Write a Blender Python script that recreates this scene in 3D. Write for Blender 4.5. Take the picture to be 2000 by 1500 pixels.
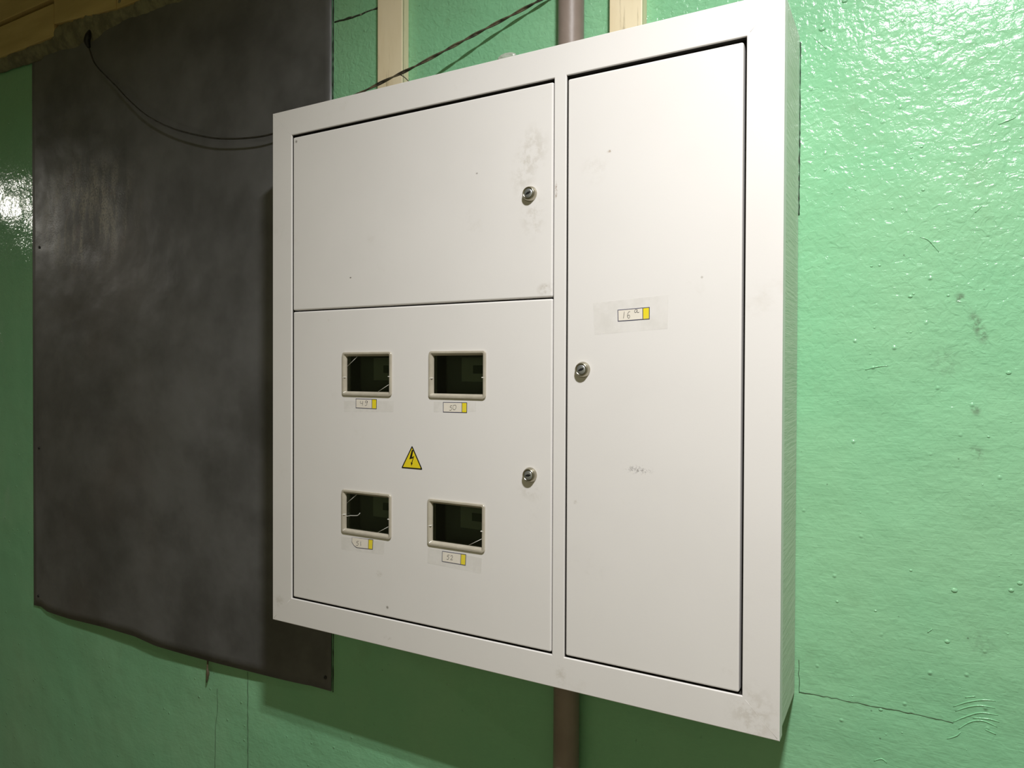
import bpy, bmesh, math, random
from mathutils import Vector, Matrix
random.seed(7)
scene = bpy.context.scene
C = scene.collection
for o in list(bpy.data.objects): bpy.data.objects.remove(o)

# ------------------------------------------------------------------ camera
D = 0.1506                     # cabinet depth; the wall is the plane y = 0, cabinet base z = 1 m
Z0 = 1.0
CAM = Vector((1.1030, -1.0073 - D, 0.4938 + Z0))
CR = Vector((0.8736437, 0.4865523, 0.0036671))
CU = Vector((-0.0084824, 0.0076945, 0.9999344))
CF = Vector((-0.4864922, 0.8736176, -0.0108494))
FPX, SY = 1398.356, -9.063
cd = bpy.data.cameras.new('camera'); cam = bpy.data.objects.new('camera', cd); C.objects.link(cam)
m = Matrix((CR, CU, -CF)).transposed().to_4x4(); m.translation = CAM; cam.matrix_world = m
cd.sensor_width = 36.0; cd.lens = FPX / 2000 * 36; cd.shift_y = SY / 2000; cd.clip_start = 0.01
scene.camera = cam
# ------------------------------------------------------------------ world, lamps' strength, exposure
w = bpy.data.worlds.new('world'); scene.world = w; w.use_nodes = True
w.node_tree.nodes['Background'].inputs[0].default_value = (1.0, 0.90, 0.72, 1)
w.node_tree.nodes['Background'].inputs[1].default_value = 0.12
LAMP_A = (1.20, -1.04, 1.70 + Z0); LAMP_A_POWER = 36.0; LAMP_A_COL = (0.995, 0.985, 0.99); LAMP_A_SPREAD = 162
LAMP_B = (-3.35, -0.98, 1.42 + Z0); LAMP_B_POWER = 11.0; LAMP_B_COL = (1.0, 0.95, 0.86)
vs = scene.view_settings
vs.view_transform = 'Standard'; vs.look = 'None'; vs.gamma = 1.0; vs.use_curve_mapping = False
vs.exposure = 0.12

def at(px, py, off=0.0):
    """point seen at a photo pixel, lying `off` metres in front of the wall"""
    v = CF + CR * ((px - 1000) / FPX) - CU * ((py - 750 - SY) / FPX)
    t = (-off - CAM.y) / v.y
    return CAM + v * t

# ------------------------------------------------------------------ node helpers
def mat(name, col, rough=0.5, metal=0.0, spec=0.5):
    mt = bpy.data.materials.new(name); mt.use_nodes = True
    b = mt.node_tree.nodes['Principled BSDF']
    b.inputs['Base Color'].default_value = (*col, 1); b.inputs['Roughness'].default_value = rough
    b.inputs['Metallic'].default_value = metal; b.inputs['Specular IOR Level'].default_value = spec
    return mt
class G:
    """small node-graph helper"""
    def __init__(s, mt):
        s.nt = mt.node_tree; s.b = s.nt.nodes['Principled BSDF']
        s.pos = s.nt.nodes.new('ShaderNodeNewGeometry').outputs['Position']
    def n(s, t, **kw):
        x = s.nt.nodes.new(t)
        for k, v in kw.items(): setattr(x, k, v)
        return x
    def link(s, a, b):
        if isinstance(a, (int, float)): b.default_value = a
        elif isinstance(a, tuple): b.default_value = a if len(a) == len(b.default_value) else (*a, 1)
        else: s.nt.links.new(a, b)
    def mapping(s, scale=(1,1,1), loc=(0,0,0), rot=(0,0,0), typ='POINT'):
        x = s.n('ShaderNodeMapping', vector_type=typ)
        s.link(s.pos, x.inputs['Vector']); x.inputs['Location'].default_value = loc
        x.inputs['Rotation'].default_value = rot; x.inputs['Scale'].default_value = scale
        return x.outputs[0]
    def noise(s, scale, detail=3, rough=0.55, vec=None, dist=0.0):
        x = s.n('ShaderNodeTexNoise'); s.link(vec if vec is not None else s.pos, x.inputs['Vector'])
        x.inputs['Scale'].default_value = scale; x.inputs['Detail'].default_value = detail
        x.inputs['Roughness'].default_value = rough; x.inputs['Distortion'].default_value = dist
        return x.outputs['Fac']
    def math(s, op, a, b=0.0, c=0.0):
        x = s.n('ShaderNodeMath', operation=op)
        s.link(a, x.inputs[0]); s.link(b, x.inputs[1]); s.link(c, x.inputs[2]); return x.outputs[0]
    def rng(s, v, a, b, c=0.0, d=1.0, smooth=True):
        x = s.n('ShaderNodeMapRange', interpolation_type='SMOOTHSTEP' if smooth else 'LINEAR')
        s.link(v, x.inputs[0])
        for i, q in enumerate((a, b, c, d)): x.inputs[i+1].default_value = q
        return x.outputs[0]
    def mix(s, f, a, b, blend='MIX'):
        x = s.n('ShaderNodeMix', data_type='RGBA', blend_type=blend)
        s.link(f, x.inputs[0]); s.link(a, x.inputs[6]); s.link(b, x.inputs[7]); return x.outputs[2]
    def spot(s, centre, half, ang=0.0, soft=0.5):
        """1 inside an ellipse in the wall plane (x, z), 0 outside"""
        v = s.mapping(loc=centre, rot=(0, ang, 0), scale=(half[0], 1e3, half[1]), typ='TEXTURE')
        x = s.n('ShaderNodeVectorMath', operation='LENGTH'); s.link(v, x.inputs[0])
        return s.rng(x.outputs['Value'], 1.0, soft, 0.0, 1.0)
    def bump(s, h, strength, dist, prev=None):
        x = s.n('ShaderNodeBump'); s.link(h, x.inputs['Height']); x.inputs['Strength'].default_value = strength
        x.inputs['Distance'].default_value = dist
        if prev is not None: s.link(prev, x.inputs['Normal'])
        return x.outputs[0]
    def col(s, c): s.link(c, s.b.inputs['Base Color'])
    def rough(s, r): s.link(r, s.b.inputs['Roughness'])
    def nor(s, n): s.link(n, s.b.inputs['Normal'])

# ------------------------------------------------------------------ materials
M = {}
def green_wall():
    mt = mat('green oil paint', (.30, .62, .34), .30); g = G(mt)
    big = g.noise(2.2, 4, .6); mid = g.noise(14, 4, .6)
    c = g.mix(g.rng(big, .35, .7), (.255, .580, .328), (.300, .600, .348))
    c = g.mix(g.math('MULTIPLY', g.rng(mid, .56, .78), .30), c, (.235, .430, .235))
    # dirty smears of fixed shape on the right-hand wall and a few scuffs
    fine = g.noise(90, 3, .7)
    def smear(p0, p1, half, k, c):
        a, b = at(*p0), at(*p1); d = b - a; mid_ = (a + b) / 2
        e = g.spot(tuple(mid_), (d.length / 2, half), -math.atan2(d.z, d.x), .2)
        return g.mix(g.math('MULTIPLY', g.math('MULTIPLY', e, g.rng(fine, .38, .62)), k), c, (.12, .17, .11))
    c = smear((1866, 570), (1886, 596), .010, .75, c)
    c = smear((1890, 592), (1934, 690), .010, .75, c)
    c = smear((1898, 788), (1914, 815), .008, .7, c)
    c = smear((1890, 870), (1930, 900), .012, .5, c)
    c = smear((1800, 720), (1890, 690), .030, .25, c)
    c = smear((1880, 1240), (1960, 1270), .03, .25, c)
    # sparse dark pin holes
    vo = g.n('ShaderNodeTexVoronoi'); g.link(g.pos, vo.inputs['Vector']); vo.inputs['Scale'].default_value = 26
    pin = g.rng(vo.outputs['Distance'], .045, .02)
    c = g.mix(g.math('MULTIPLY', pin, .6), c, (.06, .09, .05))
    g.col(c)
    # relief: roller stipple, horizontal brush drag, slow undulation, pin holes
    st = g.noise(95, 3, .5, dist=.8)
    stm = g.rng(g.noise(1.7, 2, .5), .3, .7, .55, 1.0)
    zz = g.n('ShaderNodeSeparateXYZ'); g.link(g.pos, zz.inputs[0])
    hi = g.rng(zz.outputs['Z'], 1.35, 1.95, .35, 1.0)
    br = g.noise(1.0, 4, .6, g.mapping(scale=(30, 30, 190), rot=(0, .06, 0)), .8)
    lumps = g.noise(38, 2, .5)
    h = g.math('ADD', g.math('MULTIPLY', g.math('MULTIPLY', st, stm), hi), g.math('MULTIPLY', br, g.rng(zz.outputs['Z'], 1.35, 1.95, .20, .06)))
    h = g.math('ADD', h, g.math('MULTIPLY', lumps, .55))
    h = g.math('MULTIPLY', h, g.rng(zz.outputs['X'], -1.5, .4, .30, 1.0))   # thinner, smoother paint coat to the left
    n1 = g.bump(h, .68, .0042)
    n1 = g.bump(g.noise(5.0, 2, .5), .35, .03, n1)
    vo2 = g.n('ShaderNodeTexVoronoi'); g.link(g.pos, vo2.inputs['Vector']); vo2.inputs['Scale'].default_value = 30
    n1 = g.bump(g.rng(vo2.outputs['Distance'], .12, .0), .6, .002, n1)
    g.nor(n1)
    g.rough(g.math('ADD', g.rng(big, .3, .7, .10, .15), g.rng(zz.outputs['X'], -1.0, .8, 0.0, .08))); return mt
M['green'] = green_wall()
def simple_noise(name, c0, c1, scale, rough, bump=0.0, bscale=60, bdist=.002, lo=.35, hi=.65, spec=.5, metal=0.0, stretch=None):
    mt = mat(name, c0, rough, metal, spec); g = G(mt)
    v = g.mapping(scale=stretch) if stretch else None
    g.col(g.mix(g.rng(g.noise(scale, 4, .6, v), lo, hi), c0, c1))
    if bump: g.nor(g.bump(g.noise(bscale, 3, .6), bump, bdist))
    return mt
M['opposite'] = simple_noise('cream corridor paint', (.47, .41, .27), (.43, .37, .24), 3, .6)
M['ceiling'] = simple_noise('cream ceiling wash', (.66, .60, .47), (.62, .55, .43), 3, .8)
M['floor'] = simple_noise('worn floor screed', (.18, .15, .10), (.15, .125, .085), 5, .6)

def white_paint(name, extra=None):
    mt = mat(name, (.80, .775, .735), .42, 0, .4); g = G(mt)
    c = g.mix(g.rng(g.noise(3.0, 4, .6), .4, .75), (.82, .795, .765), (.79, .765, .735))
    c = g.mix(g.math('MULTIPLY', g.rng(g.noise(11, 5, .7), .62, .80), .30), c, (.60, .56, .48))
    sp = g.n('ShaderNodeTexVoronoi'); g.link(g.pos, sp.inputs['Vector']); sp.inputs['Scale'].default_value = 9
    sd = g.rng(sp.outputs['Distance'], .022, .010)
    c = g.mix(g.math('MULTIPLY', sd, .45), c, (.30, .27, .20))
    if extra: c = extra(g, c)
    g.col(c)
    g.nor(g.bump(g.noise(420, 2, .5), .06, .0006, g.bump(g.noise(3.2, 2, .5), .10, .01)))
    return mt
def smudge(px, py, hx, hz, k, colr=(.42, .37, .28), sc=60, lo=.42, hi=.62, ang=0):
    def f(g, c):
        e = g.spot(tuple(at(px, py, D)), (hx, hz), ang, .15)
        return g.mix(g.math('MULTIPLY', g.math('MULTIPLY', e, g.rng(g.noise(sc, 4, .7), lo, hi)), k), c, colr)
    return f
def chain(*fs):
    def f(g, c):
        for q in fs: c = q(g, c)
        return c
    return f
M['white'] = white_paint('white enamel', chain(smudge(757, 1248, .012, .008, .45), smudge(1095, 1320, .012, .022, .35),
    smudge(1470, 1400, .045, .06, .30), smudge(1086, 372, .003, .018, .9, (.25, .15, .08), 200), smudge(545, 1175, .02, .02, .3)))
M['white_a'] = white_paint('white enamel thumbed', chain(smudge(1040, 290, .035, .05, .30), smudge(1020, 340, .03, .05, .25),
    smudge(1065, 565, .02, .014, .55), smudge(683, 542, .003, .002, .9, (.1, .08, .05), 10, .2, .4), smudge(1040, 420, .03, .05, .25),
    smudge(577, 276, .004, .004, .7, (.1, .08, .05), 10, .2, .4), smudge(930, 338, .003, .002, .6, (.1, .08, .05), 10, .2, .4)))
M['white_b'] = white_paint('white enamel lower', chain(smudge(738, 1122, .012, .008, .4), smudge(755, 1187, .004, .004, .7, (.1, .08, .05), 10, .2, .4),
    smudge(642, 625, .006, .004, .6), smudge(1035, 960, .03, .02, .2)))
M['white_c'] = white_paint('white enamel scuffed', chain(smudge(1247, 918, .028, .009, .85, (.38, .36, .35), 260, .50, .60),
    smudge(1190, 295, .006, .004, .8, (.32, .22, .12), 180), smudge(1123, 982, .005, .005, .5), smudge(1160, 330, .03, .03, .12)))
def side_paint():
    """cabinet side: white enamel, wall paint brushed onto it in ragged strokes along the wall edge"""
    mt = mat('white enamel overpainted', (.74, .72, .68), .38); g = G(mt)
    sx = g.n('ShaderNodeSeparateXYZ'); g.link(g.pos, sx.inputs[0])
    st = g.noise(1.0, 3, .6, g.mapping(scale=(10, 14, 240)))
    edge = g.math('ADD', sx.outputs['Y'], g.math('MULTIPLY', st, .10))
    e = g.rng(edge, .020, .034)
    top = g.rng(sx.outputs['Z'], 1.45, 1.95, .15, .75)
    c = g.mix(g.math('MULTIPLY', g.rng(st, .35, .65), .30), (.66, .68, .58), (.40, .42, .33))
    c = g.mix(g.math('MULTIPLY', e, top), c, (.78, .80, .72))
    g.col(c); g.nor(g.bump(st, .4, .002)); return mt
M['side'] = side_paint()
M['interior'] = mat('unlit steel interior', (.06, .06, .055), .7)  # white inside coloured dark, its lack of light put into the tone
M['gapshade'] = mat('black door seal', (.030, .027, .021), .8)  # near-black tone puts the shade of the door gaps into colour

def sheet_metal():
    mt = mat('dark painted sheet metal', (.06, .057, .052), .42); g = G(mt)
    a = g.noise(3.0, 5, .6); b = g.noise(1.6, 3, .55, g.mapping(loc=(3, 0, 9)))
    c = g.mix(g.rng(a, .35, .65), (.085, .084, .081), (.150, .149, .147))
    c = g.mix(g.math('MULTIPLY', g.rng(b, .52, .7), .5), c, (.140, .122, .114))
    # chalky, rust-flecked residue in the upper left, its pale tone also painting lamp sheen
    e = g.spot(tuple(at(165, 420, .01)), (.30, .19), 0, .35)
    drips = g.noise(1.0, 4, .65, g.mapping(scale=(26, 10, 7)))
    fine = g.noise(170, 3, .7)
    k = g.math('MULTIPLY', g.math('MULTIPLY', e, g.rng(drips, .42, .62)), g.rng(fine, .30, .62))
    c = g.mix(g.math('MULTIPLY', k, .95), c, (.42, .39, .34))
    c = g.mix(g.math('MULTIPLY', g.math('MULTIPLY', e, g.rng(g.noise(22, 4, .6), .55, .68)), .5), c, (.10, .055, .04))
    g.col(c)
    g.rough(g.math('ADD', g.rng(g.noise(4.5, 4, .65), .3, .7, .34, .50), g.math('MULTIPLY', k, .05)))
    n1 = g.bump(g.noise(2.6, 3, .5), .6, .04)
    n1 = g.bump(g.noise(9.0, 3, .5), .35, .008, n1)
    n1 = g.bump(g.math('MULTIPLY', fine, g.math('ADD', g.math('MULTIPLY', e, 1.0), .25)), .45, .0012, n1)
    g.nor(n1); return mt
M['sheet'] = sheet_metal()
def trunk_mat():
    mt = mat('cream cable trunking', (.70, .58, .38), .5); g = G(mt)
    c = g.mix(g.rng(g.noise(7, 4, .6, g.mapping(scale=(3, 3, .5))), .4, .68), (.88, .76, .53), (.80, .67, .44))
    c = g.mix(g.math('MULTIPLY', g.rng(g.noise(40, 5, .7, g.mapping(scale=(1.5, 1.5, .12))), .56, .70), .6), c, (.24, .18, .09))
    g.col(c); return mt
M['trunk'] = trunk_mat()
M['board'] = simple_noise('old varnished board', (.66, .50, .20), (.54, .40, .15), 6, .45, .3, 30, .003, stretch=(.5, 1, 3))
M['plaster'] = simple_noise('rough dirty plaster', (.26, .25, .15), (.16, .15, .09), 30, .75, .8, 45, .012)
M['pipe'] = simple_noise('taupe painted pipe', (.30, .24, .205), (.26, .205, .175), 12, .45, .3, 40, .002)
M['cable'] = simple_noise('black cable sheath', (.022, .021, .017), (.045, .042, .032), 60, .38)
M['wire'] = simple_noise('grimy brown insulated wire', (.035, .027, .018), (.14, .11, .065), 55, .5)
M['crack_or_shade'] = mat('dirt-filled cracks', (.075, .125, .07), .8); M['gap'] = mat('painted gap shade', (.02, .028, .018), .8)  # gap tone is painted shade for the slits beside panel and cabinet
M['seam'] = simple_noise('chipped grey seam', (.04, .05, .03), (.33, .34, .26), 45, .7, lo=.50, hi=.62)
M['plastic'] = simple_noise('aged beige plastic', (.50, .46, .37), (.44, .40, .32), 40, .30)
M['clip'] = mat('pale clip plastic', (.78, .76, .70), .3)
M['chrome'] = mat('worn nickel', (.46, .43, .34), .28, 1.0)
M['plug'] = mat('brushed zinc', (.50, .52, .53), .35, .85)
M['black'] = mat('black', (.008, .008, .008), .5)
M['ink'] = mat('pen ink', (.05, .045, .05), .6)
M['paper'] = mat('label paper', (.86, .80, .70), .55)
M['navy'] = mat('label border print', (.03, .035, .10), .5)
M['yellow'] = mat('label yellow print', (.90, .74, .0), .5)
M['signyellow'] = mat('warning yellow print', (.88, .70, .02), .4)
M['signblack'] = mat('warning black print', (.010, .010, .009), .4)
M['screw'] = mat('black screw', (.015, .014, .013), .5)
M['meter'] = mat('grey meter housing', (.12, .13, .12), .5)
M['meterface'] = mat('meter face print', (.36, .38, .34), .5)
M['lcd'] = mat('unlit lcd', (.05, .075, .05), .3)
M['lamp'] = mat('white lamp housing', (.8, .8, .78), .4)
def tape_mat():
    mt = mat('clear yellowed tape', (.78, .765, .70), .30); g = G(mt)
    tr = g.n('ShaderNodeBsdfTransparent'); ms = g.n('ShaderNodeMixShader')
    g.link(g.rng(g.noise(35, 3, .6), .3, .7, .02, .10), ms.inputs[0])
    g.link(tr.outputs[0], ms.inputs[1]); g.link(g.b.outputs[0], ms.inputs[2])
    g.link(ms.outputs[0], g.nt.nodes['Material Output'].inputs[0]); return mt
M['tape'] = tape_mat()
def pane_mat():
    mt = mat('smoked inspection pane', (.02, .02, .02), .08); g = G(mt)
    tr = g.n('ShaderNodeBsdfTransparent'); tr.inputs[0].default_value = (.74, .79, .73, 1)
    gl = g.n('ShaderNodeBsdfGlossy'); gl.inputs['Roughness'].default_value = .06
    fr = g.n('ShaderNodeFresnel'); fr.inputs['IOR'].default_value = 1.35
    ms = g.n('ShaderNodeMixShader'); g.link(fr.outputs[0], ms.inputs[0])
    g.link(tr.outputs[0], ms.inputs[1]); g.link(gl.outputs[0], ms.inputs[2])
    g.link(ms.outputs[0], g.nt.nodes['Material Output'].inputs[0]); return mt
M['pane'] = pane_mat()
M['film'] = mat('whitish film', (.45, .50, .42), .25)

# ------------------------------------------------------------------ object helpers
def obj(name, bm, mats, parent=None, label=None, smooth=False):
    me = bpy.data.meshes.new(name); bm.normal_update(); bm.to_mesh(me); bm.free()
    for x in (mats if isinstance(mats, (list, tuple)) else [mats]): me.materials.append(M[x])
    if smooth:
        for p in me.polygons: p.use_smooth = True
    o = bpy.data.objects.new(name, me); C.objects.link(o)
    if parent: o.parent = parent; o.matrix_parent_inverse = Matrix.Translation(-parent.location) if parent.type == 'EMPTY' else Matrix()
    if label: o['label'] = label
    return o
def thing(name, label, cat, loc, group=None):
    o = bpy.data.objects.new(name, None); C.objects.link(o); o.location = loc; o.empty_display_size = .05
    o['label'] = label; o['category'] = cat
    if group: o['group'] = group
    return o
def tag(o, label, cat, group=None):
    o['label'] = label; o['category'] = cat
    if group: o['group'] = group
    return o
def box(bm, x0, x1, y0, y1, z0, z1, mi=0):
    v = [bm.verts.new((x, y, z)) for x in (x0, x1) for y in (y0, y1) for z in (z0, z1)]
    for q in ((0,1,3,2), (4,6,7,5), (0,4,5,1), (2,3,7,6), (0,2,6,4), (1,5,7,3)):
        f = bm.faces.new([v[i] for i in q]); f.material_index = mi
    return v
def bevel(bm, w, seg=2, test=None):
    bmesh.ops.recalc_face_normals(bm, faces=bm.faces[:])
    es = [e for e in bm.edges if len(e.link_faces) == 2 and e.calc_face_angle(0) > .5 and (test is None or test(e))]
    bmesh.ops.bevel(bm, geom=es, offset=w, segments=seg, affect='EDGES', profile=.5)
def tube(bm, pts, r, n=8, mi=0, smoothing=6, cap=True):
    """swept tube through points (Catmull-Rom), r a number or a list"""
    P = [Vector(p) for p in pts]; R = r if isinstance(r, (list, tuple)) else [r] * len(P)
    Q, RR = [], []
    for i in range(len(P) - 1):
        p0, p1, p2, p3 = P[max(i-1, 0)], P[i], P[i+1], P[min(i+2, len(P)-1)]
        for k in range(smoothing):
            t = k / smoothing
            Q.append(.5 * ((2*p1) + (p2-p0)*t + (2*p0-5*p1+4*p2-p3)*t*t + (3*p1-p0-3*p2+p3)*t**3)); RR.append(R[i]*(1-t)+R[i+1]*t)
    Q.append(P[-1]); RR.append(R[-1])
    rings = []; up = Vector((0.13, 1, .21)).normalized()
    for i, q in enumerate(Q):
        d = (Q[min(i+1, len(Q)-1)] - Q[max(i-1, 0)]).normalized()
        s = d.cross(up).normalized(); u = s.cross(d)
        rings.append([bm.verts.new(q + (s*math.cos(a) + u*math.sin(a)) * RR[i]) for a in [2*math.pi*k/n for k in range(n)]])
    for a, b in zip(rings, rings[1:]):
        for k in range(n):
            f = bm.faces.new((a[k], a[(k+1) % n], b[(k+1) % n], b[k])); f.material_index = mi; f.smooth = True
    if cap: bm.faces.new(rings[0][::-1]).material_index = mi; bm.faces.new(rings[-1]).material_index = mi
    return Q
def lathe(bm, cx, cz, prof, n=32, mi=0, sx=1.0):
    """profile of (radius, distance in front of wall) turned about an axis normal to the wall"""
    rings = []
    for r, y in prof:
        rings.append([bm.verts.new((cx + sx*r*math.cos(2*math.pi*k/n), -y, cz + r*math.sin(2*math.pi*k/n))) for k in range(n)])
    for a, b in zip(rings, rings[1:]):
        for k in range(n):
            f = bm.faces.new((a[k], b[k], b[(k+1) % n], a[(k+1) % n])); f.material_index = mi; f.smooth = True
    bm.faces.new(rings[-1][::-1]).material_index = mi
def prism(bm, pts, y0, y1, mi=0):
    """polygon of (x, z) points as a slab between two distances in front of the wall"""
    a = [bm.verts.new((x, -y0, z)) for x, z in pts]; b = [bm.verts.new((x, -y1, z)) for x, z in pts]
    n = len(pts)
    fs = [bm.faces.new(b)] + [bm.faces.new((a[i], a[(i+1) % n], b[(i+1) % n], b[i])) for i in range(n)] + [bm.faces.new(a[::-1])]
    for f in fs: f.material_index = mi
    return fs

# ------------------------------------------------------------------ the setting
XL, XR, YF, ZC = -7.0, 4.0, -2.05, 2.86
def slab(name, *a, m):
    bm = bmesh.new(); box(bm, *a); bmesh.ops.recalc_face_normals(bm, faces=bm.faces[:])
    o = obj(name, bm, m); o['kind'] = 'structure'; return o
wall = slab('wall_back', XL, XR, 0, .15, 0, ZC, m='green'); wall['label'] = 'green oil-painted plaster wall behind the cabinet'
slab('wall_front', XL, XR, YF - .15, YF, 0, ZC, m='opposite')
slab('floor', XL, XR, YF - .15, .15, -.12, 0, m='floor')
slab('ceiling', XL, XR, YF - .15, .15, ZC, ZC + .12, m='ceiling')
slab('wall_right', XR, XR + .15, YF - .15, .15, 0, ZC, m='opposite')

# cracks, trowel marks and painted shade lines on the plaster
def crack_or_shade(pix, wd, m='crack_or_shade', jit=.0008, name='crack_or_shade'):
    bm = bmesh.new(); pts = []
    for (a, b) in zip(pix, pix[1:]):
        n = max(2, int((Vector(b) - Vector(a)).length / 8))
        for k in range(n):
            t = k / n; p = at(a[0]*(1-t)+b[0]*t, a[1]*(1-t)+b[1]*t, .0002); pts.append(p + Vector((random.uniform(-jit, jit), 0, random.uniform(-jit, jit))))
    pts.append(at(*pix[-1], .0002))
    tube(bm, pts, [wd * random.uniform(.5, 1.2) for _ in pts], 6, smoothing=1)
    return obj(name, bm, m, wall)
crack_or_shade([(1562, 1351), (1600, 1358), (1700, 1378), (1780, 1393), (1862, 1412)], .0006)
crack_or_shade([(1560, 1290), (1561, 1353)], .0008)
crack_or_shade([(484, 1312), (484, 1500), (484, 1560)], .0008)
crack_or_shade([(424, 1345), (425, 1385), (421, 1420), (420, 1500)], .0006)
crack_or_shade([(651.5, -20), (651, 100), (650.5, 206)], .0017, 'gap', .0002)  # dark line painting the shade along the panel's right edge
crack_or_shade([(651.5, 1225), (651, 1290), (650.5, 1352)], .0014, 'gap', .0002)  # painted shade again, lower end of the panel edge
crack_or_shade([(1563.5, 82), (1563, 160), (1562, 260), (1560.5, 420)], .0009, 'gap', .0003)  # painted shade of the slit between cabinet side and wall
crack_or_shade([(653.5, 43), (690, 33), (738, 16)], .0024, 'seam', .0009, 'wall_seam')
def ridge(pix, wd, m='green', name='plaster_ridge'):
    bm = bmesh.new(); pts = [at(*q, .0) for q in pix]
    tube(bm, pts, [wd * (.25 + 1.0 * math.sin(math.pi * (i + .5) / len(pts))) for i in range(len(pts))], 8, smoothing=4)
    return obj(name, bm, m, wall, smooth=True)
for pix in ([(1862, 1380), (1890, 1371), (1920, 1367), (1945, 1369)], [(1866, 1389), (1890, 1381), (1915, 1378), (1944, 1383)],
            [(1862, 1410), (1885, 1400), (1915, 1392), (1950, 1397)], [(1872, 1424), (1895, 1410), (1920, 1408), (1948, 1420)],
            [(1885, 1362), (1905, 1360)], [(1900, 1402), (1930, 1404), (1952, 1410)], [(1925, 1425), (1945, 1434)], [(1850, 1443), (1868, 1437), (1876, 1430)],
            [(1707, 1486), (1722, 1482), (1732, 1490)], [(1590, 75), (1600, 82), (1614, 95)], [(1950, 243), (1970, 235), (1984, 229)],
            [(1797, 463), (1812, 468), (1824, 480), (1834, 492)], [(1905, 415), (1918, 402)], [(1812, 1235), (1820, 1229)], [(1690, 722), (1715, 716), (1735, 714)]):
    ridge(pix, .0008)
bm = bmesh.new()
blobs = [(1778, 579, .0026), (1784, 574, .0016), (1970, 728, .003), (1803, 371, .0022), (1611, 332, .0018), (1800, 287, .002), (1780, 308, .0018), (1718, 518, .002),
         (1864, 1153, .0036), (1975, 1153, .003), (1992, 1139, .003), (1779, 1114, .002), (1850, 1253, .003), (1606, 56, .0045), (1852, 577, .002), (1708, 640, .0015),
         (1779, 649, .0015), (1772, 649, .0012), (1931, 853, .0018), (1702, 520, .0018), (1743, 407, .0016), (1650, 1, .004), (1635, 1175, .002), (1720, 1386, .0026), (1710, 1193, .0018)]
for i in range(45): blobs.append((random.uniform(1570, 2000), random.uniform(0, 1500), random.uniform(.0006, .0013)))
for x, y, r in blobs:
    p = at(x, y, 0)
    r0 = bmesh.ops.create_icosphere(bm, subdivisions=2, radius=r, matrix=Matrix.Translation(p) @ Matrix.Diagonal((1.15, .42, .9, 1)))
for f in bm.faces: f.smooth = True
o = obj('paint_blobs', bm, 'green', wall); o['kind'] = 'stuff'

# cornice of old boards along the top of the wall, ragged plaster below it
trim = bpy.data.objects.new('trim_1', None); C.objects.link(trim); trim.location = (-2.0, 0, 2.45); trim['kind'] = 'structure'
trim['label'] = 'row of old yellowish boards along the top of the wall'
BO = .030
def board(x0, x1, z0a, z0b, z1, t):
    bm = bmesh.new(); prism(bm, [(x0, z0a), (x1, z0b), (x1, z1), (x0, z1)], .001, t); bevel(bm, .002, 2); return obj('board', bm, 'board', trim)
jx = at(104.5, 20, BO).x; zg = at(0, 48, BO).z; zl = at(0, 112, BO).z
zr0, zr1 = at(107, 46, BO).z, at(225, 17, BO).z; xr1 = at(225, 17, BO).x
board(XL + .02, jx - .0015, zl, zl, zg - .006, BO)
board(XL + .02, jx - .0015, zg + .003, zg + .003, ZC - .004, BO + .006)
board(jx + .0015, xr1, zr0, zr1, ZC - .004, BO)
board(xr1 + .001, XR - .02, zr1, zr1, ZC - .004, BO - .002)
bm = bmesh.new()     # plaster: lumpy ragged strip between boards and wall
low = [(-140, 196), (-60, 160), (0, 138), (38, 127), (70, 117), (92, 104), (120, 97), (150, 92), (163, 84), (180, 84), (200, 66), (235, 45), (262, 32), (285, 27), (302, 20), (330, 9), (356, 0), (420, -22), (520, -50)]
rows = []; prof = [(0., .0015), (.16, .012), (.5, .019), (.8, .021), (1., .014)]
for i in range(len(low) * 5 - 4):
    j, t = divmod(i, 5); t /= 5
    a = low[j]; b = low[min(j + 1, len(low) - 1)]
    p = at(a[0]*(1-t)+b[0]*t, a[1]*(1-t)+b[1]*t, .008); zt = 1.0
    ztop = zl + .02 if p.x < jx else zr1 + .03
    rows.append([bm.verts.new((p.x, -q[1] * random.uniform(.65, 1.35), (p.z + random.uniform(-.004, .004)) * (1 - q[0]) + ztop * q[0])) for q in prof])
for a, b in zip(rows, rows[1:]):
    for k in range(len(prof) - 1):
        f = bm.faces.new((a[k], b[k], b[k+1], a[k+1])); f.smooth = True
o = obj('plaster_edge', bm, 'plaster', trim); so = o.modifiers.new('s', 'SUBSURF'); so.levels = so.render_levels = 2
sd = o.modifiers.new('t', 'SOLIDIFY'); sd.thickness = .006; sd.offset = 1

# ------------------------------------------------------------------ dark sheet-metal panel on the wall
pl, pr = at(65, 700, .004).x, at(646.5, 700, .005).x
pb = at(648, 1352, .005).z; pt = 2.52
panel = thing('metal_panel', 'large dark grey sheet-metal panel screwed to the green wall left of the cabinet', 'metal panel', (pl, 0, pb))
def bow(u, v):
    """distance of the sheet from the wall"""
    b = math.sin(math.pi * min(max((u - .03) / .92, 0), 1)) ** .7
    return .0048 + b * (.005 + .013 * (1 - v) ** 1.5) + .0010 * math.sin(7 * u + 3) * math.sin(5 * v) + .0008 * math.sin(17 * u) * math.sin(9 * v + 1)
bm = bmesh.new(); nu, nv = 60, 70; g_ = []
lowpx = [(65, 1183), (79, 1185), (93, 1194), (140, 1207), (210, 1222), (273, 1239), (315, 1258), (378, 1277), (434, 1293), (483, 1306), (560, 1328), (646, 1352)]
lw = [(q.x, q.z) for q in (at(x, y, .008) for x, y in lowpx)]
def lowz(x):
    for (x0, z0), (x1, z1) in zip(lw, lw[1:]):
        if x <= x1: t = max(0, (x - x0) / (x1 - x0)); return z0 + (z1 - z0) * t
    return lw[-1][1]
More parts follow.
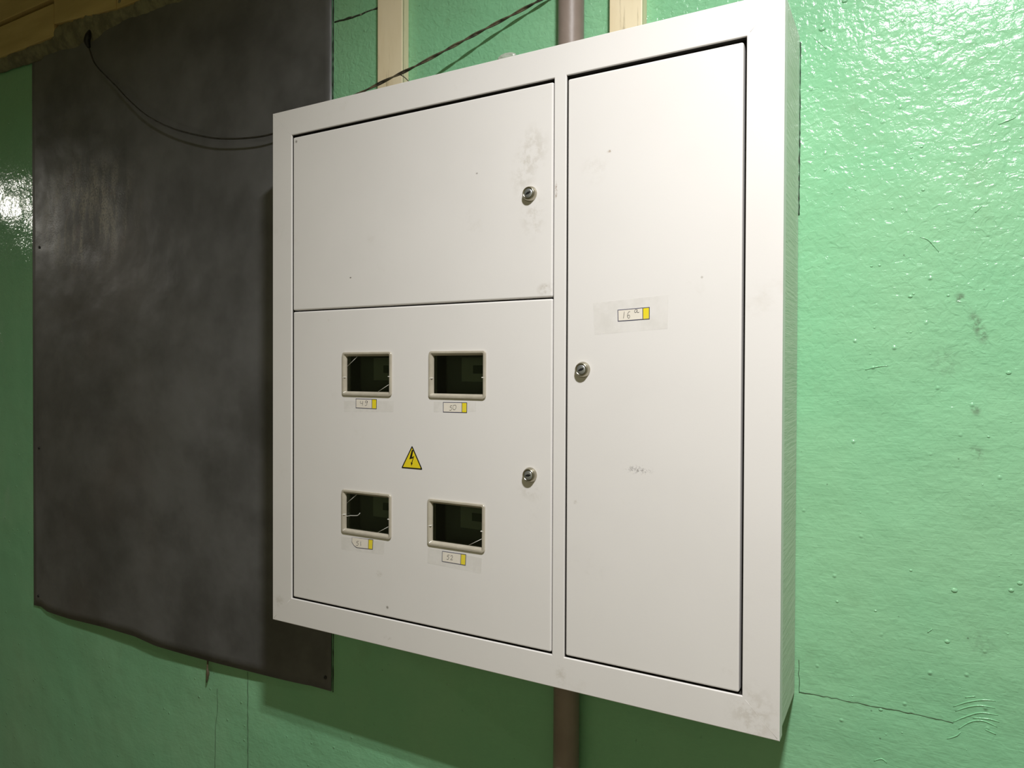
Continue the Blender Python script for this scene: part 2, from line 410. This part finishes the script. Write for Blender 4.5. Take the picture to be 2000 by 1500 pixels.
for i in range(nu + 1):
    u = i / nu; x = pl + (pr - pl) * u; z0 = lowz(x)
    g_.append([bm.verts.new((x, -bow(u, j / nv), z0 + (pt - z0) * j / nv)) for j in range(nv + 1)])
for i in range(nu):
    for j in range(nv):
        f = bm.faces.new((g_[i][j], g_[i+1][j], g_[i+1][j+1], g_[i][j+1])); f.smooth = True
o = obj('sheet', bm, 'sheet', panel); sm = o.modifiers.new('t', 'SOLIDIFY'); sm.thickness = .0016; sm.offset = -1
for px, py in ((76, 483), (75, 875), (74, 1164), (634, 1324)):
    p = at(px, py, .007); u = (p.x - pl) / (pr - pl); q = bow(u, (p.z - pb) / (pt - pb))
    bm = bmesh.new(); lathe(bm, p.x, p.z, [(.0042, q - .002), (.0042, q + .001), (.0034, q + .0022), (.0012, q + .0026)], 16)
    obj('screw', bm, 'screw', panel)

# loose cable hanging over the panel, wire stub below it
cab = thing('black_cable', 'thin black cable sagging across the dark panel to the cabinet', 'cable', at(172, 88, .03))
bm = bmesh.new()
cp = [(171, 82, .024), (177, 104, .022), (184, 122, .019), (196, 138, .019), (226, 168, .022), (252, 196, .024), (290, 228, .028), (340, 252, .030), (400, 267, .031), (440, 271, .031), (490, 269, .030), (530, 262, .028), (570, 246, .026)]
tube(bm, [at(*q) for q in cp], .0021, 10)
obj('cable_sheath', bm, 'cable', cab)
bm = bmesh.new(); tube(bm, [at(176, 60, .020), at(172, 70, .026), at(170, 82, .026), at(174, 93, .023)], [.004, .0075, .0085, .004], 10); obj('cable_hole_blob', bm, 'black', cab)  # last tube: black blob standing in for the dark hole the cable leaves
bm = bmesh.new(); tube(bm, [at(407, 1281, .006), at(406, 1290, .010), at(405, 1305, .012), at(406, 1316, .012), at(403.5, 1333, .010)], [.0018, .002, .0022, .004, .001], 8)
tag(obj('wire_stub', bm, 'wire'), 'short dark wire end hanging below the sheet-metal panel', 'wire')

# ------------------------------------------------------------------ trunking, pipe and wires behind / above the cabinet
def trunking(name, label, x0, x1, t):
    zb, zt = 1.30, zr1 - .0005
    r = thing(name, label, 'cable trunking', ((x0 + x1) / 2, 0, zb), 'cream trunking strips')
    bm = bmesh.new(); box(bm, x0 + .001, x1 - .001, -t + .006, -.0004, zb, zt); bevel(bm, .0008, 1); obj('trunking_base', bm, 'trunk', r)
    bm = bmesh.new(); box(bm, x0, x1, -t, -t + .0055, zb, zt); bevel(bm, .0015, 2); obj('trunking_lid', bm, 'trunk', r)
    bm = bmesh.new(); box(bm, x0 + .0004, x1 - .0004, -t + .0053, -t + .0062, zb, zt); obj('lid_seam', bm, 'wire', r)
T = .024
trunking('cable_trunking', 'cream vertical cable trunking between the dark panel and the taupe pipe', at(737, 80, T).x, at(785, 80, T).x, T)
T2 = .028
trunking('cable_trunking', 'cream vertical cable trunking to the right of the taupe pipe', at(1190, 30, T2).x, at(1254, 30, T2).x, T2)
bm = bmesh.new(); pr_ = .0225; pcx = (at(1093, 50, .03).x + at(1140, 50, .03).x) / 2 - .002
tube(bm, [(pcx - .006, -.027, .0), (pcx - .003, -.027, 1.0), (pcx, -.027, 2.2), (pcx + .001, -.027, zr1 - .001)], pr_, 32, smoothing=2)
tag(obj('pipe', bm, 'pipe'), 'vertical taupe-painted pipe running down behind the white cabinet', 'pipe')
tw = thing('twisted_wire', 'dark twisted wire running diagonally above the cabinet over the cream trunking', 'wire', at(870, 100, .03))
base = [at(x, y, o_) for x, y, o_ in ((1088, -19, .008), (1055, 0, .010), (1005, 27, .014), (953, 54, .021), (908, 78, .028), (866, 100.5, .034), (806, 132, .042), (760, 154, .048), (705, 181, .051), (650, 208, .052))]
def curve_pts(P, n):
    out = []
    for i in range(len(P) - 1):
        p0, p1, p2, p3 = P[max(i-1, 0)], P[i], P[i+1], P[min(i+2, len(P)-1)]
        for k in range(n):
            t = k / n; out.append(.5 * ((2*p1) + (p2-p0)*t + (2*p0-5*p1+4*p2-p3)*t*t + (3*p1-p0-3*p2+p3)*t**3))
    return out + [P[-1]]
cv = curve_pts(base, 16)
for s in (0, 1):
    pts = []
    for i, q in enumerate(cv):
        d = (cv[min(i+1, len(cv)-1)] - cv[max(i-1, 0)]).normalized(); u = d.cross(Vector((0, 1, 0))).normalized(); v = d.cross(u)
        a = i * .21 + s * math.pi; pts.append(q + (u * math.cos(a) + v * math.sin(a)) * .0016)
    bm = bmesh.new(); tube(bm, pts, .0016, 7, smoothing=1); obj('strand', bm, 'wire', tw)
bm = bmesh.new(); tube(bm, [at(780, 145, .045), at(790, 151, .040), at(801, 162, .034), at(812, 175, .030)], .0010, 6); obj('wire_shadow_strand', bm, 'wire', tw)  # thin dark strand drawing the wire's shadow on the trunking
bm = bmesh.new()   # crumpled scrap of film poking up behind the cabinet
bmesh.ops.create_icosphere(bm, subdivisions=3, radius=1.0, matrix=Matrix.Translation(at(990, 113, .057)) @ Matrix.Diagonal((.019, .004, .0085, 1)))
for v in bm.verts: v.co += Vector((random.uniform(-1, 1) * .0008, random.uniform(-1, 1) * .0006, random.uniform(-1, 1) * .0008))
tag(obj('film_scrap', bm, 'film'), 'small whitish scrap of film just showing above the cabinet top', 'film scrap')

# ------------------------------------------------------------------ electrical cabinet
W_, H_ = .9539, 1.0
ax, bx, cx, dx, zt_, zb_, zm = .0514, .6156, .6361, .9049, .9504 + Z0, .0501 + Z0, .6095 + Z0
cabt = thing('electrical_cabinet', 'white metal electrical cabinet with three locked doors mounted on the green wall', 'electrical cabinet', (W_ / 2, -D / 2, Z0))
def grid_plate(bm, xs, zs, hole, y0, y1):
    """plate with rectangular holes, front at y0 metres off the wall, back at y1"""
    V = {}
    def v(i, j, s):
        if (i, j, s) not in V: V[i, j, s] = bm.verts.new((xs[i], -(y0 if s == 0 else y1), zs[j]))
        return V[i, j, s]
    nx, nz = len(xs) - 1, len(zs) - 1
    solid = lambda i, j: 0 <= i < nx and 0 <= j < nz and not hole(.5 * (xs[i] + xs[i+1]), .5 * (zs[j] + zs[j+1]))
    for i in range(nx):
        for j in range(nz):
            if not solid(i, j): continue
            bm.faces.new((v(i,j,0), v(i+1,j,0), v(i+1,j+1,0), v(i,j+1,0)))
            bm.faces.new((v(i,j,1), v(i,j+1,1), v(i+1,j+1,1), v(i+1,j,1)))
            if not solid(i-1, j): bm.faces.new((v(i,j,0), v(i,j+1,0), v(i,j+1,1), v(i,j,1)))
            if not solid(i+1, j): bm.faces.new((v(i+1,j,0), v(i+1,j,1), v(i+1,j+1,1), v(i+1,j+1,0)))
            if not solid(i, j-1): bm.faces.new((v(i,j,0), v(i,j,1), v(i+1,j,1), v(i+1,j,0)))
            if not solid(i, j+1): bm.faces.new((v(i,j+1,0), v(i+1,j+1,0), v(i+1,j+1,1), v(i,j+1,1)))
    bmesh.ops.recalc_face_normals(bm, faces=bm.faces[:])
bm = bmesh.new()
inr = lambda x, z, a, b, c, d: a < x < b and c < z < d
grid_plate(bm, [0, ax, bx, cx, dx, W_], [Z0, zb_, zt_, Z0 + H_], lambda x, z: inr(x, z, ax, bx, zb_, zt_) or inr(x, z, cx, dx, zb_, zt_), D, D - .0034)
bevel(bm, .0010, 2, lambda e: all(v.co.y < -D + .001 for v in e.verts))
for q in ((0, .002, Z0, Z0 + H_), (W_ - .002, W_, Z0, Z0 + H_), (.002, W_ - .002, Z0, Z0 + .002), (.002, W_ - .002, Z0 + H_ - .002, Z0 + H_)):
    box(bm, q[0], q[1], -D + .0030, -D + .020, q[2], q[3])     # folded flange
bmesh.ops.recalc_face_normals(bm, faces=bm.faces[:])
obj('frame', bm, 'white', cabt)
for (x0, z0, x1, z1) in ((0, Z0, ax, zb_), (W_, Z0, dx, zb_), (0, Z0 + H_, ax, zt_), (W_, Z0 + H_, dx, zt_)):   # ground-back mitre welds
    bm = bmesh.new(); sx = 1 if x1 > x0 else -1; sz = 1 if z1 > z0 else -1
    tube(bm, [(x0 + sx*.003, -D + .0001, z0 + sz*.003), ((x0+x1)/2, -D + .0002, (z0+z1)/2), (x1 - sx*.004, -D + .0001, z1 - sz*.004)], .00030, 6, smoothing=2)
    obj('mitre_weld', bm, 'white', cabt)
bm = bmesh.new(); t = .002; yb, yf = -.0025, -D + .0195; e = .0012
box(bm, e, e + t, yf, -.040, Z0 + .008, Z0 + H_ - .001); box(bm, W_ - e - t, W_ - e, yf, yb, Z0 + .008, Z0 + H_ - .001)
box(bm, e + t, W_ - e - t, yf, -.0665, Z0 + .008, Z0 + .008 + t); box(bm, e + t, W_ - e - t, yf, -.0665, Z0 + H_ - .003, Z0 + H_ - .001)
bmesh.ops.recalc_face_normals(bm, faces=bm.faces[:]); obj('body', bm, 'side', cabt)
bm = bmesh.new(); box(bm, e + t, W_ - e - t, -.0685, -.0665, Z0 + .008, Z0 + H_ - .003)
box(bm, .626, .628, -.125, -.0685, Z0 + .011, Z0 + H_ - .003); box(bm, e + t, .626, -.125, -.0685, zm - .001, zm + .001)
bmesh.ops.recalc_face_normals(bm, faces=bm.faces[:]); obj('mounting_plate', bm, 'interior', cabt)
# added black liners painting shade into the door gaps behind the thin frame edge
def shade_liner(x0, x1, z0, z1):
    bm = bmesh.new(); g_ = .0006; k = .006
    grid_plate(bm, [x0 - k, x0 - g_, x1 + g_, x1 + k], [z0 - k, z0 - g_, z1 + g_, z1 + k], lambda x, z: inr(x, z, x0 - g_, x1 + g_, z0 - g_, z1 + g_), D - .0036, D - .0205)
    grid_plate(bm, [x0 - k, x0 + .012, x1 - .014, x1 + k], [z0 - k, z0 + .012, z1 - .016, z1 + k], lambda x, z: inr(x, z, x0 + .012, x1 - .014, z0 + .012, z1 - .016), D - .0205, D - .0245)
    obj('door_shade_liner', bm, 'gapshade', cabt)
shade_liner(ax, bx, zb_, zt_); shade_liner(cx, dx, zb_, zt_)
bm = bmesh.new(); box(bm, ax + .012, bx - .014, -(D - .0205), -(D - .0245), zm - .012, zm + .012); bmesh.ops.recalc_face_normals(bm, faces=bm.faces[:])
obj('door_shade_liner', bm, 'gapshade', cabt)

DF = D - .0022          # door face, metres off the wall
WIN = [(.1806, .2964, .4484 + Z0, .5286 + Z0), (.3772, .4922, .4480 + Z0, .5284 + Z0), (.1795, .2960, .1932 + Z0, .2740 + Z0), (.3755, .4912, .1936 + Z0, .2742 + Z0)]
def door(x0, x1, z0, z1, m, wins=()):
    bm = bmesh.new(); ins = .005
    xs = sorted({x0, x1, *[w_[0] + ins for w_ in wins], *[w_[1] - ins for w_ in wins]}); zs = sorted({z0, z1, *[w_[2] + ins for w_ in wins], *[w_[3] - ins for w_ in wins]})
    grid_plate(bm, xs, zs, lambda x, z: any(w_[0] + ins < x < w_[1] - ins and w_[2] + ins < z < w_[3] - ins for w_ in wins), DF, DF - .0165)
    edge = lambda v: abs(v.co.x - x0) < 1e-6 or abs(v.co.x - x1) < 1e-6 or abs(v.co.z - z0) < 1e-6 or abs(v.co.z - z1) < 1e-6
    bevel(bm, .0026, 3, lambda e_: all(edge(v) for v in e_.verts))
    for f in bm.faces: f.smooth = False
    return obj('door', bm, m, cabt)
dA = door(ax + .0022, bx - .0030, zm + .0014, zt_ - .0048, 'white_a'); dA['label'] = 'wide upper left door'
dB = door(ax + .0028, bx - .0026, zb_ + .0030, zm - .0014, 'white_b', WIN); dB['label'] = 'wide lower door with four inspection windows'
dC = door(cx + .0019, dx - .0048, zb_ + .0030, zt_ - .0058, 'white_c'); dC['label'] = 'tall narrow right door'

def lock(parent, px, py, ang):
    p = at(px, py, DF); cx_, cz_ = p.x, p.z
    bm = bmesh.new(); lathe(bm, cx_, cz_, [(.0122, DF + .0001), (.0122, DF + .0012), (.0114, DF + .0040), (.0101, DF + .0072), (.0092, DF + .0080), (.0080, DF + .0080), (.0077, DF + .0062)], 40)
    obj('lock_ring', bm, 'chrome', parent, 'nickel lock ring')
    bm = bmesh.new(); lathe(bm, cx_, cz_, [(.0073, DF + .0055), (.0073, DF + .0070), (.0068, DF + .0076), (.0040, DF + .0077), (.0005, DF + .0077)], 32)
    obj('lock_plug', bm, 'plug', parent)
    bm = bmesh.new(); R = Matrix.Rotation(ang, 3, 'Y')
    pts = [Vector((-.0048, 0, -.0010)), Vector((.0005, 0, -.0020)), Vector((.0048, 0, -.0006)), Vector((.0048, 0, .0010)), Vector((.0, 0, .0020)), Vector((-.0040, 0, .0010))]
    q = [R @ v for v in pts]; prism(bm, [(cx_ + v.x, cz_ + v.z) for v in q], DF + .0076, DF + .0079)
    obj('keyhole', bm, 'black', parent)
lock(dA, 1035.5, 379, -.35); lock(dB, 1035.5, 927.5, -.15); lock(dC, 1138.5, 722, -.35)

def rrect(x0, x1, z0, z1, r, n=5):
    out = []
    for cx_, cz_, a0 in ((x1 - r, z1 - r, 0), (x0 + r, z1 - r, 90), (x0 + r, z0 + r, 180), (x1 - r, z0 + r, 270)):
        for k in range(n + 1):
            a = math.radians(a0 + 90 * k / n); out.append((cx_ + r * math.cos(a), cz_ + r * math.sin(a)))
    return out
def window(idx, x0, x1, z0, z1):
    bm = bmesh.new(); loops = []
    for d, h in ((0, .0001), (0, .0018), (.0008, .0028), (.0036, .0030), (.0042, .0022), (.0048, .0022), (.0070, -.0008), (.0078, -.0030), (.0078, -.0110)):
        loops.append([bm.verts.new((x, -(DF + h), z)) for x, z in rrect(x0 + d, x1 - d, z0 + d, z1 - d, max(.0055 - d * .62, .0008))])
    n = len(loops[0])
    for a, b in zip(loops, loops[1:]):
        for k in range(n): f = bm.faces.new((a[k], a[(k+1) % n], b[(k+1) % n], b[k]))
    bmesh.ops.recalc_face_normals(bm, faces=bm.faces[:])
    obj('window_frame', bm, 'plastic', dB)
    bm = bmesh.new(); i = .0070; box(bm, x0 + i, x1 - i, -(DF - .0036), -(DF - .0054), z0 + i, z1 - i)
    bmesh.ops.recalc_face_normals(bm, faces=bm.faces[:])
    obj('window_pane', bm, 'pane', dB)
    # moulded corner ribs and the side clips
    i = .0085; y = DF - .0034
    ribs = {0: 'tb', 1: '', 2: 'tb', 3: 'b'}[idx]
    P3 = lambda x, z: (x, -y, z)
    for key, p, q in (('t', P3(x0 + i, z1 - .026), P3(x0 + .032, z1 - i)), ('b', P3(x1 - .034, z0 + i), P3(x1 - i, z0 + .022))):
        if key in ribs: bm = bmesh.new(); tube(bm, [p, q], .00042, 6, smoothing=1); obj('pane_rib', bm, 'clip', dB)
    zc = (z0 + z1) / 2 - .006
    for xx, s in ((x0 + .0046, -1), (x1 - .0046, 1)):
        bm = bmesh.new(); zz = zc if s < 0 else zc + .002
        box(bm, xx - .0030, xx + .0030, -(DF + .0030), -(DF - .0030), zz - .0012, zz + .0004); bevel(bm, .0004, 1); obj('window_clip', bm, 'clip', dB)
for i, w_ in enumerate(WIN): window(i, *w_)
bm = bmesh.new(); tube(bm, [at(668, 1006, DF - .0030), at(672, 1009, DF - .0030), at(685, 1007, DF - .0030), at(698, 1007, DF - .0030), at(703, 1002, DF - .003)], .0006, 6, smoothing=2); obj('pane_crack', bm, 'clip', dB, 'pale cracks in the smoked pane')

# number labels under clear tape, handwriting as pen strokes
DIG = {'4': [[(0, 1), (-.05, .5), (.5, .5)], [(.55, 1), (.45, 0)]],
       '9': [[(.6, .95), (.25, 1), (.1, .75), (.3, .55), (.65, .7), (.6, .95), (.55, .4), (.35, 0), (.05, .05)]],
       '5': [[(.75, 1), (.3, .95), (.2, .6), (.5, .62), (.6, .3), (.4, 0), (.05, .05)]],
       '0': [[(.2, .95), (.75, 1), (.8, .4), (.45, .02), (.1, .3), (.2, .95)]],
       '1': [[(.35, 1), (.25, .6), (.3, 0)]],
       '2': [[(.05, .75), (.3, 1), (.6, .85), (.5, .5), (.05, .05), (.7, .1)]],
       '6': [[(.7, 1), (.35, .95), (.1, .5), (.15, .1), (.45, .0), (.6, .3), (.4, .5), (.15, .35)]],
       'I': [[(.45, 1), (.2, 0)]],
       'a': [[(.7, .9), (.3, 1), (.05, .5), (.25, .1), (.6, .4), (.75, .95), (.7, .35), (.9, .05), (1.25, .2)]]}
def number_label(parent, quad, split, chars, tape, torn=False):
    q = [at(x, y, DF) for x, y in quad]            # TL TR BR BL
    P = lambda u, v: (q[0]*(1-u)*(1-v) + q[1]*u*(1-v) + q[2]*u*v + q[3]*(1-u)*v)
    bm = bmesh.new(); wd = (q[1] - q[0]).length; ht = (q[3] - q[0]).length; bu, bv = .0011 / wd, .0011 / ht
    def poly(uv, y0, y1, mi): prism(bm, [(P(u, v).x, P(u, v).z) for u, v in uv], y0, y1, mi)
    if torn:
        poly([(0, 0), (1, .0), (1, 1), (.22, 1), (.08, .8), (-.02, .45)], DF + .0001, DF + .0003, 0)
        poly([(.01, 0.01), (split - bu * .5, .04), (split - bu * .5, 1 - bv), (.235, 1 - bv), (.095, .77), (-.0, .44)], DF + .0003, DF + .00042, 1)
    else:
        poly([(0, 0), (1, 0), (1, 1), (0, 1)], DF + .0001, DF + .0003, 0)
        poly([(bu, bv), (split - bu * .5, bv), (split - bu * .5, 1 - bv), (bu, 1 - bv)], DF + .0003, DF + .00042, 1)
    poly([(split + bu * .5, bv), (1 - bu, bv), (1 - bu, 1 - bv), (split + bu * .5, 1 - bv)], DF + .0003, DF + .00042, 2)
    bmesh.ops.recalc_face_normals(bm, faces=bm.faces[:])
    word = ''.join(c[0] for c in chars).replace('I', '1')
    obj('number_label', bm, ['navy', 'paper', 'yellow'], parent, 'white and yellow label numbered ' + word)
    bm = bmesh.new()
    for ch, u0, v0, hu, hv in chars:               # strokes; v0 is the foot of the character
        for st in DIG[ch]:
            pts = [P(u0 + a * hu, v0 - b * hv) for a, b in st]; pts = [Vector((k.x, -(DF + .00045), k.z)) for k in pts]
            tube(bm, pts, .00034, 5, smoothing=4)
    obj('handwritten_number', bm, 'ink', parent)
    if tape:
        tq = [at(x, y, DF) for x, y in tape]
        bm = bmesh.new(); prism(bm, [(k.x, k.z) for k in tq], DF + .00005, DF + .0009); bmesh.ops.recalc_face_normals(bm, faces=bm.faces[:])
        obj('clear_tape', bm, 'tape', parent)
number_label(dB, [(695, 778.4), (736, 779.6), (735.8, 799), (695, 797)], .78, [('4', .24, .70, .20, .48), ('9', .44, .68, .20, .48)], [(672.5, 783), (769, 783.5), (768.5, 804), (672.5, 803.5)])
number_label(dB, [(865.5, 785.3), (912.5, 786), (912.3, 806.5), (865.5, 805.3)], .79, [('5', .27, .78, .16, .46), ('0', .40, .74, .18, .46)], [(848, 784), (930, 785), (930, 803), (848, 804)])
number_label(dB, [(687.5, 1049.5), (729, 1053.8), (728, 1073.6), (688, 1069)], .79, [('5', .20, .75, .17, .44), ('1', .38, .74, .16, .44)], [(667, 1048), (751, 1058), (750, 1082), (667.5, 1072)], torn=True)
number_label(dB, [(863.8, 1076), (910.6, 1082.7), (909.6, 1104.6), (863.2, 1096.8)], .79, [('5', .20, .70, .15, .42), ('2', .36, .70, .15, .42)], [(837, 1070), (941, 1090), (940, 1119.5), (835.5, 1098.5)])
number_label(dC, [(1206.3, 605.2), (1269, 599.6), (1269, 623.6), (1206.8, 628)], .79, [('I', .16, .76, .12, .56), ('6', .30, .78, .14, .54), ('a', .53, .40, .12, .30)], [(1159, 592), (1306, 576), (1304, 641), (1162, 653)])

def rpoly(pts, r, n=4):
    out = []; N = len(pts)
    for i in range(N):
        p, a, b = Vector(pts[i]), Vector(pts[i-1]), Vector(pts[(i+1) % N])
        da, db = (a - p).normalized(), (b - p).normalized(); h = math.acos(max(-1, min(1, da.dot(db)))) / 2
        s = p + da * (r / math.tan(h)); e_ = p + db * (r / math.tan(h))
        for k in range(n + 1):
            t_ = k / n; out.append(tuple(s * (1-t_)**2 + p * 2*t_*(1-t_) + e_ * t_*t_))
    return out
apx, bl_, br_ = at(805, 870, DF), at(784, 914, DF), at(825.5, 917.5, DF)
tri = [(apx.x, apx.z), (bl_.x, bl_.z), (br_.x, br_.z)]; ctr = (sum(q[0] for q in tri) / 3, sum(q[1] for q in tri) / 3)
sc = lambda k: [(ctr[0] + (x - ctr[0]) * k, ctr[1] + (z - ctr[1]) * k) for x, z in tri]
bm = bmesh.new(); prism(bm, rpoly(tri, .0016), DF + .0001, DF + .0004, 0); prism(bm, rpoly(sc(.84), .0006), DF + .0004, DF + .0005, 1)
th = apx.z - bl_.z; bz = bl_.z
bolt = [(.02, .80), (.075, .80), (.02, .50), (.10, .56), (.035, .22), (.065, .24), (.005, .10), (-.035, .25), (-.005, .23), (.045, .475), (-.10, .41)]
bolt = [(.01, .82), (.085, .80), (.015, .50), (.13, .56), (.025, .25), (.06, .265), (-.015, .12), (-.045, .285), (-.012, .265), (.065, .455), (-.125, .40)]
prism(bm, [(apx.x - .0006 + u * th, bz + v * th) for u, v in bolt], DF + .0005, DF + .0006, 0)
bmesh.ops.recalc_face_normals(bm, faces=bm.faces[:])
obj('warning_sign', bm, ['signblack', 'signyellow'], dB, 'yellow triangular high-voltage warning sticker')

# electricity meters standing behind the four panes
for (x0, x1, z0, z1), num in zip(WIN, ('upper left', 'upper right', 'lower left', 'lower right')):
    cx_ = (x0 + x1) / 2 + .012; cz_ = (z0 + z1) / 2
    r = thing('electricity_meter', 'dim grey electricity meter behind the ' + num + ' window of the cabinet', 'electricity meter', (cx_, -.075, cz_ - .085), 'electricity meters')
    bm = bmesh.new(); box(bm, cx_ - .062, cx_ + .062, -.112, -.0690, cz_ - .085, cz_ + .075); bevel(bm, .006, 3); obj('meter_body', bm, 'meter', r)
    bm = bmesh.new(); box(bm, cx_ - .026, cx_ + .040, -.1130, -.1121, cz_ - .012, cz_ + .030); bevel(bm, .0003, 1); obj('meter_faceplate', bm, 'meterface', r)
    bm = bmesh.new(); box(bm, cx_ - .002, cx_ + .036, -.1142, -.1131, cz_ + .002, cz_ + .016); bevel(bm, .0003, 1); obj('meter_display', bm, 'lcd', r)

# ------------------------------------------------------------------ ceiling lamps of the corridor (outside the picture)
def lamp(name, label, loc, power, colr, sx, sy, gap, n, spread=180):
    x, y, z = loc; r = thing(name, label, 'lamp', (x, y, z), 'corridor ceiling lamps')
    hw = sx / 2 + .03; hd = (gap * (n - 1) + sy) / 2 + .025
    bm = bmesh.new(); box(bm, x - hw, x + hw, y - hd, y + hd, z + .006, z + .06); bevel(bm, .008, 3); obj('lamp_housing', bm, 'lamp', r)
    bm = bmesh.new(); box(bm, x - .02, x + .02, y - .02, y + .02, z + .06, ZC - .001); obj('lamp_stem', bm, 'lamp', r)
    for k in range(n):
        ld = bpy.data.lights.new('lamp_tube', 'AREA'); ld.shape = 'RECTANGLE'; ld.size = sx; ld.size_y = sy; ld.energy = power / n; ld.color = colr; ld.spread = math.radians(spread)
        lo = bpy.data.objects.new('lamp_tube', ld); C.objects.link(lo); lo.location = (0, (k - (n - 1) / 2) * gap, 0); lo.parent = r
lamp('ceiling_lamp', 'white two-strip ceiling lamp above and in front of the cabinet', LAMP_A, LAMP_A_POWER, LAMP_A_COL, .13, .024, .062, 2, LAMP_A_SPREAD)
lamp('ceiling_lamp', 'white ceiling lamp farther along the corridor to the left', LAMP_B, LAMP_B_POWER, LAMP_B_COL, .20, .14, .0, 1)
